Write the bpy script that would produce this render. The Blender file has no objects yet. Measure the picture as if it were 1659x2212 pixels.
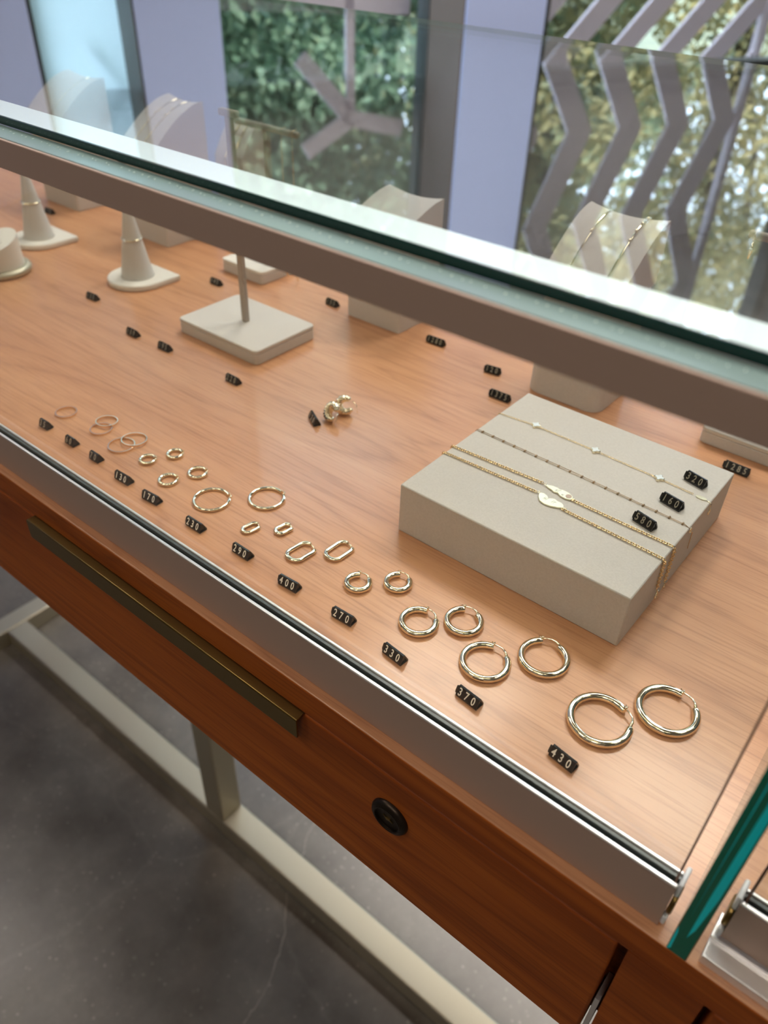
import bpy, bmesh, math, random
from mathutils import Vector, Matrix
random.seed(7)
C = bpy.context.scene
col = C.collection
TZ = 0.815                      # height of the tabletop above the floor; coordinates below are measured from the tabletop
PI = math.pi

# ------------------------------------------------------------------ camera
cd = bpy.data.cameras.new('camera'); cam = bpy.data.objects.new('camera', cd); col.objects.link(cam)
cd.sensor_fit = 'VERTICAL'; cd.sensor_height = 36; cd.lens = 27.76
cam.matrix_world = Matrix(((0.774625, -0.409364, 0.482055, 0), (0.631694, 0.464308, -0.62079, 0),
                           (0.030307, 0.785391, 0.618258, 0.33), (0, 0, 0, 1)))
cd.clip_start = 0.01; cd.clip_end = 200
cd.dof.use_dof = True; cd.dof.focus_distance = 0.44; cd.dof.aperture_fstop = 8.0
C.camera = cam
# ------------------------------------------------------------------ look
C.view_settings.view_transform = 'Standard'; C.view_settings.look = 'None'
C.view_settings.gamma = 1; C.view_settings.exposure = 0.50
# ------------------------------------------------------------------ sky
w = bpy.data.worlds.new('sky'); C.world = w; w.use_nodes = True
nt = w.node_tree; bg = nt.nodes['Background']
bg.inputs[0].default_value = (0.62, 0.78, 1.0, 1); bg.inputs[1].default_value = 6.0

FN = Vector((-0.89100652, 0.4539905, 0)); FU = Vector((0.4539905, 0.89100652, 0))   # window wall: outward normal, direction along it
def fac(a, q, z): return FU * a + FN * q + Vector((0, 0, z))

def area(name, loc, target, sx, sy, power, color):
    l = bpy.data.lights.new(name, 'AREA'); l.shape = 'RECTANGLE'; l.size = sx; l.size_y = sy
    l.energy = power; l.color = color
    o = bpy.data.objects.new(name, l); col.objects.link(o); o.location = loc
    o.rotation_euler = (Vector(target) - Vector(loc)).to_track_quat('-Z', 'Y').to_euler()
    return o
sun = bpy.data.lights.new('sun', 'SUN'); sun.energy = 9.0; sun.angle = 0.02; sun.color = (1.0, 0.95, 0.86)
so_ = bpy.data.objects.new('sun', sun); col.objects.link(so_); so_.location = (0, 0, 6)
so_.rotation_euler = (FN * 0.50 + FU * 0.25 + Vector((0, 0, -0.92))).to_track_quat('-Z', 'Y').to_euler()
CEIL = 2.1
# ceiling panels: their light (the panel bodies are built below)
PANELS = [(-1.0, 1.65), (-0.15, 1.75), (0.9, 0.9), (-2.3, 0.2), (-0.9, -1.0), (0.5, -1.3)]  # none in view; the last two, behind the camera, are added warm fill
for i, (x, y) in enumerate(PANELS):
    area('unseen_panel_light', (x, y, CEIL - 0.06), (x, y, 0), 0.55, 0.55, (16, 16, 4, 5, 2.7, 2.7)[i], (1.0, 0.91, 0.82) if i < 4 else (1.0, 0.84, 0.66))

# ------------------------------------------------------------------ materials
def mat(name, base=(0.8, 0.8, 0.8), rough=0.5, metal=0.0, spec=0.5, coat=0.0, emis=None, estr=0.0):
    m = bpy.data.materials.new(name); m.use_nodes = True
    b = m.node_tree.nodes['Principled BSDF']
    b.inputs['Base Color'].default_value = (*base, 1); b.inputs['Roughness'].default_value = rough
    b.inputs['Metallic'].default_value = metal; b.inputs['Specular IOR Level'].default_value = spec
    b.inputs['Coat Weight'].default_value = coat; b.inputs['Coat Roughness'].default_value = 0.15
    if emis: b.inputs['Emission Color'].default_value = (*emis, 1); b.inputs['Emission Strength'].default_value = estr
    return m
def N(m, t, **kw):
    n = m.node_tree.nodes.new(t)
    for k, v in kw.items(): setattr(n, k, v)
    return n
def L(m, a, b): m.node_tree.links.new(a, b)
def ramp(m, stops, interp='LINEAR'):
    r = N(m, 'ShaderNodeValToRGB'); r.color_ramp.interpolation = interp
    e = r.color_ramp.elements
    while len(e) < len(stops): e.new(0.5)
    for i, (p, c) in enumerate(stops): e[i].position = p; e[i].color = (*c, 1)
    return r
def wood(name, light, mid, dark, rough, coat, sc=1.0, vertical=False):
    m = mat(name, mid, rough, spec=0.4, coat=coat)
    b = m.node_tree.nodes['Principled BSDF']
    tc = N(m, 'ShaderNodeTexCoord'); mp = N(m, 'ShaderNodeMapping')
    mp.inputs['Scale'].default_value = (1.6 * sc, 14 * sc, 14 * sc)
    L(m, tc.outputs['Object'], mp.inputs[0])
    n1 = N(m, 'ShaderNodeTexNoise'); n1.inputs['Scale'].default_value = 1.0; n1.inputs['Detail'].default_value = 3; n1.inputs['Distortion'].default_value = 0.6
    L(m, mp.outputs[0], n1.inputs['Vector'])
    # cathedral growth rings: contour lines of a stretched noise
    mul = N(m, 'ShaderNodeMath', operation='MULTIPLY'); mul.inputs[1].default_value = 9.0
    L(m, n1.outputs['Fac'], mul.inputs[0])
    fr = N(m, 'ShaderNodeMath', operation='FRACT'); L(m, mul.outputs[0], fr.inputs[0])
    r1 = ramp(m, [(0.0, dark), (0.12, mid), (0.55, light), (0.9, mid), (1.0, dark)]); L(m, fr.outputs[0], r1.inputs[0])
    # fine pores
    mp2 = N(m, 'ShaderNodeMapping'); mp2.inputs['Scale'].default_value = (22 * sc, 620 * sc, 620 * sc)
    L(m, tc.outputs['Object'], mp2.inputs[0])
    n2 = N(m, 'ShaderNodeTexNoise'); n2.inputs['Scale'].default_value = 1.0; n2.inputs['Detail'].default_value = 2
    L(m, mp2.outputs[0], n2.inputs['Vector'])
    r2 = ramp(m, [(0.36, dark), (0.5, (1, 1, 1)), (1.0, (1, 1, 1))]); L(m, n2.outputs['Fac'], r2.inputs[0])
    # broad bands
    mp3 = N(m, 'ShaderNodeMapping'); mp3.inputs['Scale'].default_value = (1.2, 26, 26)
    L(m, tc.outputs['Object'], mp3.inputs[0])
    n3 = N(m, 'ShaderNodeTexNoise'); n3.inputs['Scale'].default_value = 1.0; n3.inputs['Detail'].default_value = 4
    L(m, mp3.outputs[0], n3.inputs['Vector'])
    r3 = ramp(m, [(0.3, mid), (0.62, light)]); L(m, n3.outputs['Fac'], r3.inputs[0])
    mx = N(m, 'ShaderNodeMix', data_type='RGBA'); mx.inputs[0].default_value = 0.62
    L(m, r1.outputs[0], mx.inputs[6]); L(m, r3.outputs[0], mx.inputs[7])
    mx2 = N(m, 'ShaderNodeMix', data_type='RGBA', blend_type='MULTIPLY'); mx2.inputs[0].default_value = 0.22
    L(m, mx.outputs[2], mx2.inputs[6]); L(m, r2.outputs[0], mx2.inputs[7])
    L(m, mx2.outputs[2], b.inputs['Base Color'])
    return m
M = {}
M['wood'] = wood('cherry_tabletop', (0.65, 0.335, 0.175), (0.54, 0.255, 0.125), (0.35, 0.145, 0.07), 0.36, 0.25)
M['wood_shaded'] = wood('cherry_shaded', (0.50, 0.135, 0.020), (0.30, 0.066, 0.010), (0.13, 0.024, 0.005), 0.5, 0.0, 0.9)  # same cherry, darker and redder; shade on the fronts put into its colour
M['wood_shaded'].node_tree.nodes['Principled BSDF'].inputs['Specular IOR Level'].default_value = 0.22
def thin_glass(name, tint, rough=0.0):
    m = bpy.data.materials.new(name); m.use_nodes = True; t = m.node_tree
    for n in list(t.nodes): t.nodes.remove(n)
    out = N(m, 'ShaderNodeOutputMaterial'); mix = N(m, 'ShaderNodeMixShader')
    tr = N(m, 'ShaderNodeBsdfTransparent'); tr.inputs[0].default_value = (*tint, 1)
    gl = N(m, 'ShaderNodeBsdfGlossy'); gl.inputs['Roughness'].default_value = rough
    fr = N(m, 'ShaderNodeFresnel'); geo = N(m, 'ShaderNodeNewGeometry')
    mr = N(m, 'ShaderNodeMapRange'); mr.inputs['To Min'].default_value = 1.5; mr.inputs['To Max'].default_value = 1 / 1.5
    L(m, geo.outputs['Backfacing'], mr.inputs['Value']); L(m, mr.outputs[0], fr.inputs['IOR'])
    L(m, fr.outputs[0], mix.inputs[0]); L(m, tr.outputs[0], mix.inputs[1]); L(m, gl.outputs[0], mix.inputs[2])
    L(m, mix.outputs[0], out.inputs[0])
    return m
M['glass'] = thin_glass('clear_glass', (0.965, 0.985, 0.978))
M['window_glass'] = thin_glass('window_glass', (0.97, 0.985, 0.98))
M['edge_dark'] = mat('dark_green_glass_edge', (0.0, 0.028, 0.022), 0.08, spec=0.5)
M['edge_green'] = mat('green_glass_edge', (0.0, 0.17, 0.105), 0.1, spec=0.5)
M['edge_refraction'] = mat('painted_refraction_cyan', (0.0, 0.86, 0.98), 0.15, spec=0.5)  # refracted light inside the edge, painted as colour
M['edge_teal'] = mat('teal_glass_edge', (0.24, 0.36, 0.35), 0.25, spec=0.6)
M['edge_line'] = mat('pane_edge', (0.24, 0.14, 0.10), 0.3)
M['seed'] = mat('glue_bubbles', (0.75, 0.9, 0.86), 0.3)
M['alu'] = mat('anodized_aluminium', (0.52, 0.39, 0.32), 0.5, metal=0.15)
M['alu_lip'] = mat('aluminium_lip', (0.86, 0.86, 0.88), 0.28, metal=0.6)
M['gasket'] = mat('grey_gasket', (0.055, 0.075, 0.08), 0.35)
M['white_plastic'] = mat('white_nylon', (0.8, 0.84, 0.9), 0.35)
M['channel'] = mat('milky_led_diffuser', (0.80, 0.85, 0.84), 0.5, emis=(0.74, 0.90, 0.97), estr=0.42)
M['led'] = mat('led_diode', (1, 1, 1), 0.5, emis=(1.0, 0.80, 0.42), estr=60.0)
M['gold'] = mat('polished_gold', (0.92, 0.83, 0.62), 0.09, metal=1.0)
M['gold_soft'] = mat('gold_chain', (0.86, 0.66, 0.36), 0.22, metal=1.0)
M['gold_pend'] = mat('pale_gold_plate', (0.93, 0.88, 0.66), 0.28, metal=1.0)
M['old_gold'] = mat('dark_gold_wire', (0.42, 0.29, 0.17), 0.3, metal=0.9)
M['rose'] = mat('rose_gold', (0.92, 0.76, 0.60), 0.12, metal=1.0)
M['stone'] = mat('mother_of_pearl', (0.86, 0.93, 0.97), 0.15, coat=0.5)
M['black'] = mat('black_plastic', (0.008, 0.008, 0.009), 0.22, spec=0.5)
M['cream'] = mat('cream_print', (0.92, 0.90, 0.80), 0.45)
M['dull'] = mat('dull_gold_print', (0.46, 0.42, 0.32), 0.35, metal=0.4)
def felt(name, c, bump=0.15, sc=900):
    m = mat(name, c, 0.85, spec=0.2); b = m.node_tree.nodes['Principled BSDF']
    tc = N(m, 'ShaderNodeTexCoord'); n = N(m, 'ShaderNodeTexNoise'); n.inputs['Scale'].default_value = sc; n.inputs['Detail'].default_value = 3
    L(m, tc.outputs['Object'], n.inputs['Vector'])
    r = ramp(m, [(0.3, tuple(x * 0.93 for x in c)), (0.7, tuple(min(1, x * 1.03) for x in c))]); L(m, n.outputs['Fac'], r.inputs[0])
    L(m, r.outputs[0], b.inputs['Base Color'])
    bp = N(m, 'ShaderNodeBump'); bp.inputs['Strength'].default_value = bump; bp.inputs['Distance'].default_value = 0.0004
    L(m, n.outputs['Fac'], bp.inputs['Height']); L(m, bp.outputs[0], b.inputs['Normal'])
    return m
M['suede'] = felt('beige_suede', (0.635, 0.60, 0.565))
M['white_suede'] = felt('off_white_leatherette', (0.80, 0.77, 0.71), 0.08)
M['cone'] = felt('pale_grey_leatherette', (0.62, 0.60, 0.565), 0.05)
M['brass_frame'] = mat('brushed_brass_frame', (0.56, 0.52, 0.40), 0.5, metal=0.75)
M['brass_pull'] = mat('aged_brass', (0.24, 0.165, 0.055), 0.3, metal=0.9)
M['bronze'] = mat('dark_bronze_lock', (0.05, 0.038, 0.03), 0.38, metal=0.9)
M['post'] = felt('taupe_suede', (0.42, 0.36, 0.31), 0.1)

def concrete():
    m = mat('polished_concrete', (0.1, 0.1, 0.1), 0.3, spec=0.5); b = m.node_tree.nodes['Principled BSDF']
    tc = N(m, 'ShaderNodeTexCoord')
    n = N(m, 'ShaderNodeTexNoise'); n.inputs['Scale'].default_value = 9; n.inputs['Detail'].default_value = 10; n.inputs['Roughness'].default_value = 0.65
    L(m, tc.outputs['Object'], n.inputs['Vector'])
    r = ramp(m, [(0.3, (0.10, 0.092, 0.080)), (0.55, (0.165, 0.153, 0.133)), (0.8, (0.27, 0.25, 0.22))]); L(m, n.outputs['Fac'], r.inputs[0])
    v = N(m, 'ShaderNodeTexVoronoi'); v.inputs['Scale'].default_value = 85
    L(m, tc.outputs['Object'], v.inputs['Vector'])
    r2 = ramp(m, [(0.0, (0.22, 0.21, 0.19)), (0.10, (0.10, 0.095, 0.085)), (0.24, (0, 0, 0))]); L(m, v.outputs['Distance'], r2.inputs[0])
    nm = N(m, 'ShaderNodeTexNoise'); nm.inputs['Scale'].default_value = 25
    L(m, tc.outputs['Object'], nm.inputs['Vector'])
    rm = ramp(m, [(0.38, (0.1, 0.1, 0.1)), (0.6, (0.9, 0.9, 0.9))]); L(m, nm.outputs['Fac'], rm.inputs[0])
    mu = N(m, 'ShaderNodeMix', data_type='RGBA', blend_type='MULTIPLY'); mu.inputs[0].default_value = 1
    L(m, r2.outputs[0], mu.inputs[6]); L(m, rm.outputs[0], mu.inputs[7])
    ad = N(m, 'ShaderNodeMix', data_type='RGBA', blend_type='ADD'); ad.inputs[0].default_value = 1
    L(m, r.outputs[0], ad.inputs[6]); L(m, mu.outputs[2], ad.inputs[7])
    # hairline cracks
    nd = N(m, 'ShaderNodeTexNoise'); nd.inputs['Scale'].default_value = 5; nd.inputs['Detail'].default_value = 6
    L(m, tc.outputs['Object'], nd.inputs['Vector'])
    mxv = N(m, 'ShaderNodeMix', data_type='VECTOR'); mxv.inputs[0].default_value = 0.10
    L(m, tc.outputs['Object'], mxv.inputs[4]); L(m, nd.outputs['Color'], mxv.inputs[5])
    v2 = N(m, 'ShaderNodeTexVoronoi', feature='DISTANCE_TO_EDGE'); v2.inputs['Scale'].default_value = 1.7
    L(m, mxv.outputs[1], v2.inputs['Vector'])
    r4 = ramp(m, [(0.0, (0.06, 0.058, 0.052)), (0.003, (0.03, 0.03, 0.027)), (0.006, (0, 0, 0))]); L(m, v2.outputs['Distance'], r4.inputs[0])
    ad2 = N(m, 'ShaderNodeMix', data_type='RGBA', blend_type='ADD'); ad2.inputs[0].default_value = 0.4
    L(m, ad.outputs[2], ad2.inputs[6]); L(m, r4.outputs[0], ad2.inputs[7])
    L(m, ad2.outputs[2], b.inputs['Base Color'])
    rr = N(m, 'ShaderNodeMapRange'); rr.inputs['To Min'].default_value = 0.22; rr.inputs['To Max'].default_value = 0.42
    L(m, n.outputs['Fac'], rr.inputs['Value']); L(m, rr.outputs[0], b.inputs['Roughness'])
    return m
M['concrete'] = concrete()
M['wall'] = mat('warm_plaster', (0.22, 0.17, 0.14), 0.8)
M['ceil'] = mat('ceiling_paint', (0.42, 0.38, 0.35), 0.9)
M['panel'] = mat('lilac_grey_panel', (0.50, 0.62, 1.0), 0.45)
M['bronze_col'] = mat('brown_column_side', (0.17, 0.125, 0.10), 0.45)
M['frame'] = mat('dark_window_frame', (0.05, 0.06, 0.06), 0.4)
M['added_sill'] = mat('haze_grey_sill', (0.30, 0.30, 0.30), 0.7)
M['screen'] = None
M['panel_lamp'] = mat('ceiling_lamp_diffuser', (1, 1, 1), 0.5, emis=(1.0, 0.86, 0.72), estr=5.0)
M['bark'] = mat('bark', (0.07, 0.055, 0.04), 0.9)
M['soil'] = mat('ground_cover', (0.10, 0.11, 0.06), 0.9)
def frosted(name, tc_, dc_, f_):
    m = bpy.data.materials.new(name); m.use_nodes = True; t = m.node_tree
    for n in list(t.nodes): t.nodes.remove(n)
    out = N(m, 'ShaderNodeOutputMaterial'); mix = N(m, 'ShaderNodeMixShader'); mix.inputs[0].default_value = f_
    a = N(m, 'ShaderNodeBsdfTranslucent'); a.inputs[0].default_value = (*tc_, 1)
    b = N(m, 'ShaderNodeBsdfDiffuse'); b.inputs[0].default_value = (*dc_, 1)
    L(m, a.outputs[0], mix.inputs[1]); L(m, b.outputs[0], mix.inputs[2]); L(m, mix.outputs[0], out.inputs[0])
    return m
M['frosted'] = frosted('frosted_cyan_glass', (0.90, 0.98, 0.99), (0.7, 0.88, 0.92), 0.25)
M['screen'] = frosted('white_frosted_sheet', (0.27, 0.23, 0.27), (0.95, 0.86, 0.95), 0.65)
def leafmat(name, cols):
    m = mat(name, cols[0], 0.6, spec=0.3); b = m.node_tree.nodes['Principled BSDF']
    tc = N(m, 'ShaderNodeTexCoord'); n = N(m, 'ShaderNodeTexNoise'); n.inputs['Scale'].default_value = 3.2; n.inputs['Detail'].default_value = 8; n.inputs['Roughness'].default_value = 0.75
    L(m, tc.outputs['Object'], n.inputs['Vector'])
    r = ramp(m, [(0.30 + 0.4 * i / (len(cols) - 1), c) for i, c in enumerate(cols)]); L(m, n.outputs['Fac'], r.inputs[0])
    L(m, r.outputs[0], b.inputs['Base Color'])
    tl = N(m, 'ShaderNodeBsdfTranslucent'); L(m, r.outputs[0], tl.inputs[0]); mx = N(m, 'ShaderNodeMixShader'); mx.inputs[0].default_value = 0.4
    out = m.node_tree.nodes['Material Output']; L(m, b.outputs[0], mx.inputs[1]); L(m, tl.outputs[0], mx.inputs[2]); L(m, mx.outputs[0], out.inputs[0])
    return m
M['leaf_green'] = leafmat('green_leaves', [(0.07, 0.14, 0.11), (0.16, 0.28, 0.18), (0.28, 0.40, 0.28), (0.50, 0.46, 0.24)])
M['leaf_yellow'] = leafmat('autumn_leaves', [(0.10, 0.16, 0.11), (0.34, 0.34, 0.17), (0.52, 0.43, 0.20), (0.20, 0.27, 0.20), (0.14, 0.19, 0.20)])

M['leaf_mixed'] = leafmat('green_and_gold_leaves', [(0.10, 0.17, 0.13), (0.22, 0.34, 0.22), (0.46, 0.40, 0.18), (0.24, 0.32, 0.26), (0.16, 0.22, 0.30)])
# ------------------------------------------------------------------ helpers
def tag(o, label=None, cat=None, group=None, kind=None):
    if label: o['label'] = label
    if cat: o['category'] = cat
    if group: o['group'] = group
    if kind: o['kind'] = kind
    return o
def empty(name, loc=(0, 0, 0), rz=0.0, label=None, cat=None, group=None):
    o = bpy.data.objects.new(name, None); col.objects.link(o); o.location = loc; o.rotation_euler = (0, 0, rz)
    o.empty_display_size = 0.02
    return tag(o, label, cat, group)
class MB:
    def __init__(s): s.v = []; s.f = []; s.mi = []
    def add(s, v, f, mi=0):
        k = len(s.v); s.v += [tuple(p) for p in v]; s.f += [tuple(i + k for i in q) for q in f]; s.mi += [mi] * len(f); return s
    def box(s, x0, x1, y0, y1, z0, z1, mi=0, mt=None):
        v = [(x0, y0, z0), (x1, y0, z0), (x1, y1, z0), (x0, y1, z0), (x0, y0, z1), (x1, y0, z1), (x1, y1, z1), (x0, y1, z1)]
        if mt: v = [mt @ Vector(p) for p in v]
        f = [(3, 2, 1, 0), (4, 5, 6, 7), (0, 1, 5, 4), (1, 2, 6, 5), (2, 3, 7, 6), (3, 0, 4, 7)]
        return s.add(v, f, mi)
    def prism(s, pts, h0, h1, fn=lambda a, b, h: (a, b, h), mi=0):
        n = len(pts)
        v = [fn(a, b, h0) for a, b in pts] + [fn(a, b, h1) for a, b in pts]
        f = [tuple(reversed(range(n))), tuple(range(n, 2 * n))] + [(i, (i + 1) % n, (i + 1) % n + n, i + n) for i in range(n)]
        return s.add(v, f, mi)
    def tube(s, pts, r, n=10, closed=False, cap=True, flat=1.0, up=None):
        pts = [Vector(p) for p in pts]; m = len(pts); k = len(s.v)
        prev = None
        for i, p in enumerate(pts):
            a = pts[i - 1] if (i > 0 or closed) else p; b = pts[(i + 1) % m] if (i < m - 1 or closed) else p
            t = (b - a).normalized()
            if up is not None: u = (Vector(up) - t * t.dot(Vector(up))).normalized()
            else:
                ref = prev if prev else (Vector((0, 0, 1)) if abs(t.z) < 0.9 else Vector((1, 0, 0)))
                u = (ref - t * t.dot(ref)).normalized(); prev = u
            w_ = t.cross(u); ri = r[i] if isinstance(r, (list, tuple)) else r
            for j in range(n):
                an = 2 * PI * j / n; s.v.append(tuple(p + (u * math.cos(an) * flat + w_ * math.sin(an)) * ri))
        for i in range(m if closed else m - 1):
            for j in range(n):
                a = k + i * n + j; b = k + i * n + (j + 1) % n; c = k + ((i + 1) % m) * n + (j + 1) % n; d = k + ((i + 1) % m) * n + j
                s.f.append((a, b, c, d)); s.mi.append(0)
        if cap and not closed:
            s.f.append(tuple(k + j for j in reversed(range(n)))); s.mi.append(0)
            s.f.append(tuple(k + (m - 1) * n + j for j in range(n))); s.mi.append(0)
        return s
    def lathe(s, prof, n=32, c=(0, 0)):
        k = len(s.v)
        for r, z in prof:
            for j in range(n): s.v.append((c[0] + r * math.cos(2 * PI * j / n), c[1] + r * math.sin(2 * PI * j / n), z))
        for i in range(len(prof) - 1):
            for j in range(n):
                s.f.append((k + i * n + j, k + i * n + (j + 1) % n, k + (i + 1) * n + (j + 1) % n, k + (i + 1) * n + j)); s.mi.append(0)
        s.f.append(tuple(k + j for j in reversed(range(n)))); s.mi.append(0)
        s.f.append(tuple(k + (len(prof) - 1) * n + j for j in range(n))); s.mi.append(0)
        return s
    def build(s, name, m, parent=None, smooth=False, bevel=0, seg=2, loc=(0, 0, 0), fixn=True):
        me = bpy.data.meshes.new(name); me.from_pydata(s.v, [], s.f); me.update()
        if fixn:
            b = bmesh.new(); b.from_mesh(me); bmesh.ops.recalc_face_normals(b, faces=b.faces); b.to_mesh(me); b.free()
        for x in (m if isinstance(m, (list, tuple)) else [m]): me.materials.append(x)
        for p, i in zip(me.polygons, s.mi): p.material_index = i
        o = bpy.data.objects.new(name, me); col.objects.link(o); o.location = loc
        if smooth:
            for p in me.polygons: p.use_smooth = True
        if bevel:
            md = o.modifiers.new('bevel', 'BEVEL'); md.width = bevel; md.segments = seg; md.limit_method = 'ANGLE'; md.angle_limit = 0.6
            for p in me.polygons: p.use_smooth = True
            me.set_sharp_from_angle(angle=0.7)
        if parent: o.parent = parent
        return o
def sharp(o, a=0.6): o.data.set_sharp_from_angle(angle=a); return o
def structure(o): o['kind'] = 'structure'; return o

# ------------------------------------------------------------------ room shell
def fbox(mb, a0, a1, q0, q1, z0, z1, mi=0):
    return mb.prism([(a0, q0), (a1, q0), (a1, q1), (a0, q1)], z0, z1, lambda a, q, z: fac(a, q, z), mi)
WT = CEIL - 0.02
flo = structure(fbox(MB(), -4.3, 6.2, -2.3, 2.72, -TZ - 0.1, -TZ).build('floor', M['concrete']))
structure(fbox(MB(), -4.3, 6.2, -2.3, 2.74, CEIL, CEIL + 0.08).build('ceiling', M['ceil']))
structure(fbox(MB(), -4.3, 6.2, -2.4, -2.3, -TZ, CEIL).build('wall_front', M['wall']))
structure(fbox(MB(), 6.2, 6.3, -2.4, 2.72, -TZ, CEIL).build('wall_right', M['wall']))
structure(fbox(MB(), -4.4, -4.3, -2.4, 2.72, -TZ, CEIL).build('wall_back', M['wall']))
# wall left of the windows and added low sill wall under them
structure(fbox(MB(), -4.2, -0.75, 2.55, 2.75, -TZ, WT).build('wall_left', M['panel']))
structure(fbox(MB(), -0.75, 5.6, 2.62, 2.72, -TZ, -0.19).build('wall_added_sill', M['added_sill'], bevel=0.004))  # sill wall added so its grey reads as haze in the glass top
def window(n, a0, a1, glass, rails=()):
    o = structure(empty('window_%d' % n, fac((a0 + a1) / 2, 2.6, -0.19))); o.rotation_euler = (0, 0, 0)
    off = -Vector(o.location)
    fr = MB()
    for x0, x1 in ((a0, a0 + 0.045), (a1 - 0.045, a1)): fbox(fr, x0, x1, 2.58, 2.66, -0.19, WT)
    for z0 in (-0.19, WT - 0.05) + tuple(rails): fbox(fr, a0 + 0.045, a1 - 0.045, 2.58, 2.66, z0, z0 + 0.05)
    fr.build('window_frame', M['frame'], o, loc=off)
    g = MB(); fbox(g, a0 + 0.045, a1 - 0.045, 2.615, 2.621, -0.14, WT - 0.05)
    g.build('window_pane', glass, o, loc=off)
window(1, 0.10, 0.42, M['frosted'])
window(2, 0.545, 1.345, M['window_glass'])
window(3, 1.70, 3.2, M['window_glass'])
window(4, 3.35, 5.6, M['window_glass'])
def column(a0, a1, d, n):
    o = structure(empty('trim_%d' % n, fac((a0 + a1) / 2, 2.48, -TZ))); off = -Vector(o.location)
    fbox(MB(), a0, a1, 2.36, 2.615, -TZ, WT).build('column_core', M['bronze_col'], o, loc=off)
    fbox(MB(), a0 + 0.004, a1, 2.35, 2.3595, -TZ, WT).build('front_panel', M['panel'], o, loc=off)
column(-0.75, 0.123, 0, 1); column(0.366, 0.585, 0, 2); column(1.3026, 1.576, 0, 3); column(3.2, 3.35, 0, 4)

# ceiling lamps, out of view; the two behind the camera are added fill
for i, (x, y) in enumerate(PANELS):
    o = empty('unseen_ceiling_light', (x, y, CEIL - 0.05), label='unseen square white ceiling light panel above the shop floor', cat='ceiling light', group='ceiling light panels')
    MB().box(-0.31, 0.31, -0.31, 0.31, 0.002, 0.05).build('lamp_housing', M['white_plastic'], o)
    MB().box(-0.28, 0.28, -0.28, 0.28, -0.004, 0.002).build('lamp_diffuser', M['panel_lamp'], o)

# ------------------------------------------------------------------ outside: screen, trees, ground
structure(fbox(MB(), -7, 14, 2.75, 16, -TZ - 0.06, -TZ - 0.01).build('floor_outside', M['soil']))
def clip_poly(poly, lo, hi):
    for side, lim in ((1, lo), (-1, hi)):
        out = []
        for i in range(len(poly)):
            p, q = poly[i], poly[(i + 1) % len(poly)]
            dp, dq = side * (p[0] - lim), side * (q[0] - lim)
            if dp >= 0: out.append(p)
            if dp * dq < 0:
                t = dp / (dp - dq); out.append((p[0] + t * (q[0] - p[0]), p[1] + t * (q[1] - p[1])))
        poly = out
        if len(poly) < 3: return []
    return poly
scr = empty('zigzag_screen', fac(2.3, 2.8, -TZ), label='white zigzag metal screen outside the right-hand window', cat='screen')
off = -Vector(scr.location)
path = [(1.72, -0.42), (1.90, -0.22), (2.25, 0.14), (1.935, 0.60), (2.115, 0.88), (1.97, 1.25), (2.15, 1.6), (1.97, 2.0)]
for j in range(-2, 5):
    mb = MB(); n_ = 0
    for (a0, z0), (a1, z1) in list(zip(path[:-1], path[1:])) + [((99, 0), (99, 1))]:
        k = 0.25 * j; pl = clip_poly([(a0 + k - 0.056, z0), (a0 + k + 0.056, z0), (a1 + k + 0.056, z1), (a1 + k - 0.056, z1)], 1.68, 2.92)
        if pl: mb.prism(pl, 2.80, 2.815, lambda a, z, q: fac(a, q, z)); n_ += 1
        if n_ and (not pl or len(pl) == 3 or min(p[0] for p in pl) < 1.6801 and max(abs(p[0] - 1.68) for p in pl) < 0.06):
            mb.build('zigzag_strip', M['screen'], scr, loc=off); mb = MB(); n_ = 0
    if n_: mb.build('zigzag_strip', M['screen'], scr, loc=off)
fr = MB(); fbox(fr, 2.92, 2.95, 2.79, 2.825, -TZ, 2.0); fbox(fr, 1.65, 1.68, 2.79, 2.825, -TZ, 2.0)
fr.build('screen_post', M['screen'], scr, loc=off)
sc2 = empty('branching_screen', fac(1.13, 2.8, -TZ), label='white branching metal screen outside the middle window', cat='screen')
off = -Vector(sc2.location)
def fbar(mb, p, q, w_, t=0.012, q0=2.80):
    d = Vector((q[0] - p[0], q[1] - p[1])); n = Vector((-d.y, d.x)).normalized() * w_ / 2
    mb.prism([(p[0] + n.x, p[1] + n.y), (p[0] - n.x, p[1] - n.y), (q[0] - n.x, q[1] - n.y), (q[0] + n.x, q[1] + n.y)], q0, q0 + t, lambda a, z, h: fac(a, h, z))
mb = MB()
for q in ((0.95, 0.585), (1.33, 0.82), (0.96, 0.875)): fbar(mb, (1.133, 0.777), q, 0.055)
mb.build('branch_bars', M['screen'], sc2, loc=off)
mb = MB(); fbar(mb, (0.66, 0.055), (1.34, 0.03), 0.05); mb.build('cross_rail', M['screen'], sc2, loc=off)
mb = MB(); fbar(mb, (1.13, 0.75), (1.115, -TZ), 0.03); mb.build('support_post', M['screen'], sc2, loc=off)
mb = MB(); fbox(mb, 1.285, 1.325, 2.86, 2.9, -TZ, 0.3)
tag(mb.build('bollard', M['frame']), 'black slim post outside the middle window beside brown column', 'post')
sc3 = MB(); fbar(sc3, (0.27, 0.52), (0.345, 0.63), 0.014, q0=2.64); fbar(sc3, (0.345, 0.63), (0.26, 0.71), 0.014, q0=2.64)
tag(sc3.build('angled_bracket', M['frame']), 'dark angled bar seen as a shadow behind the frosted pane', 'bracket')

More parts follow.
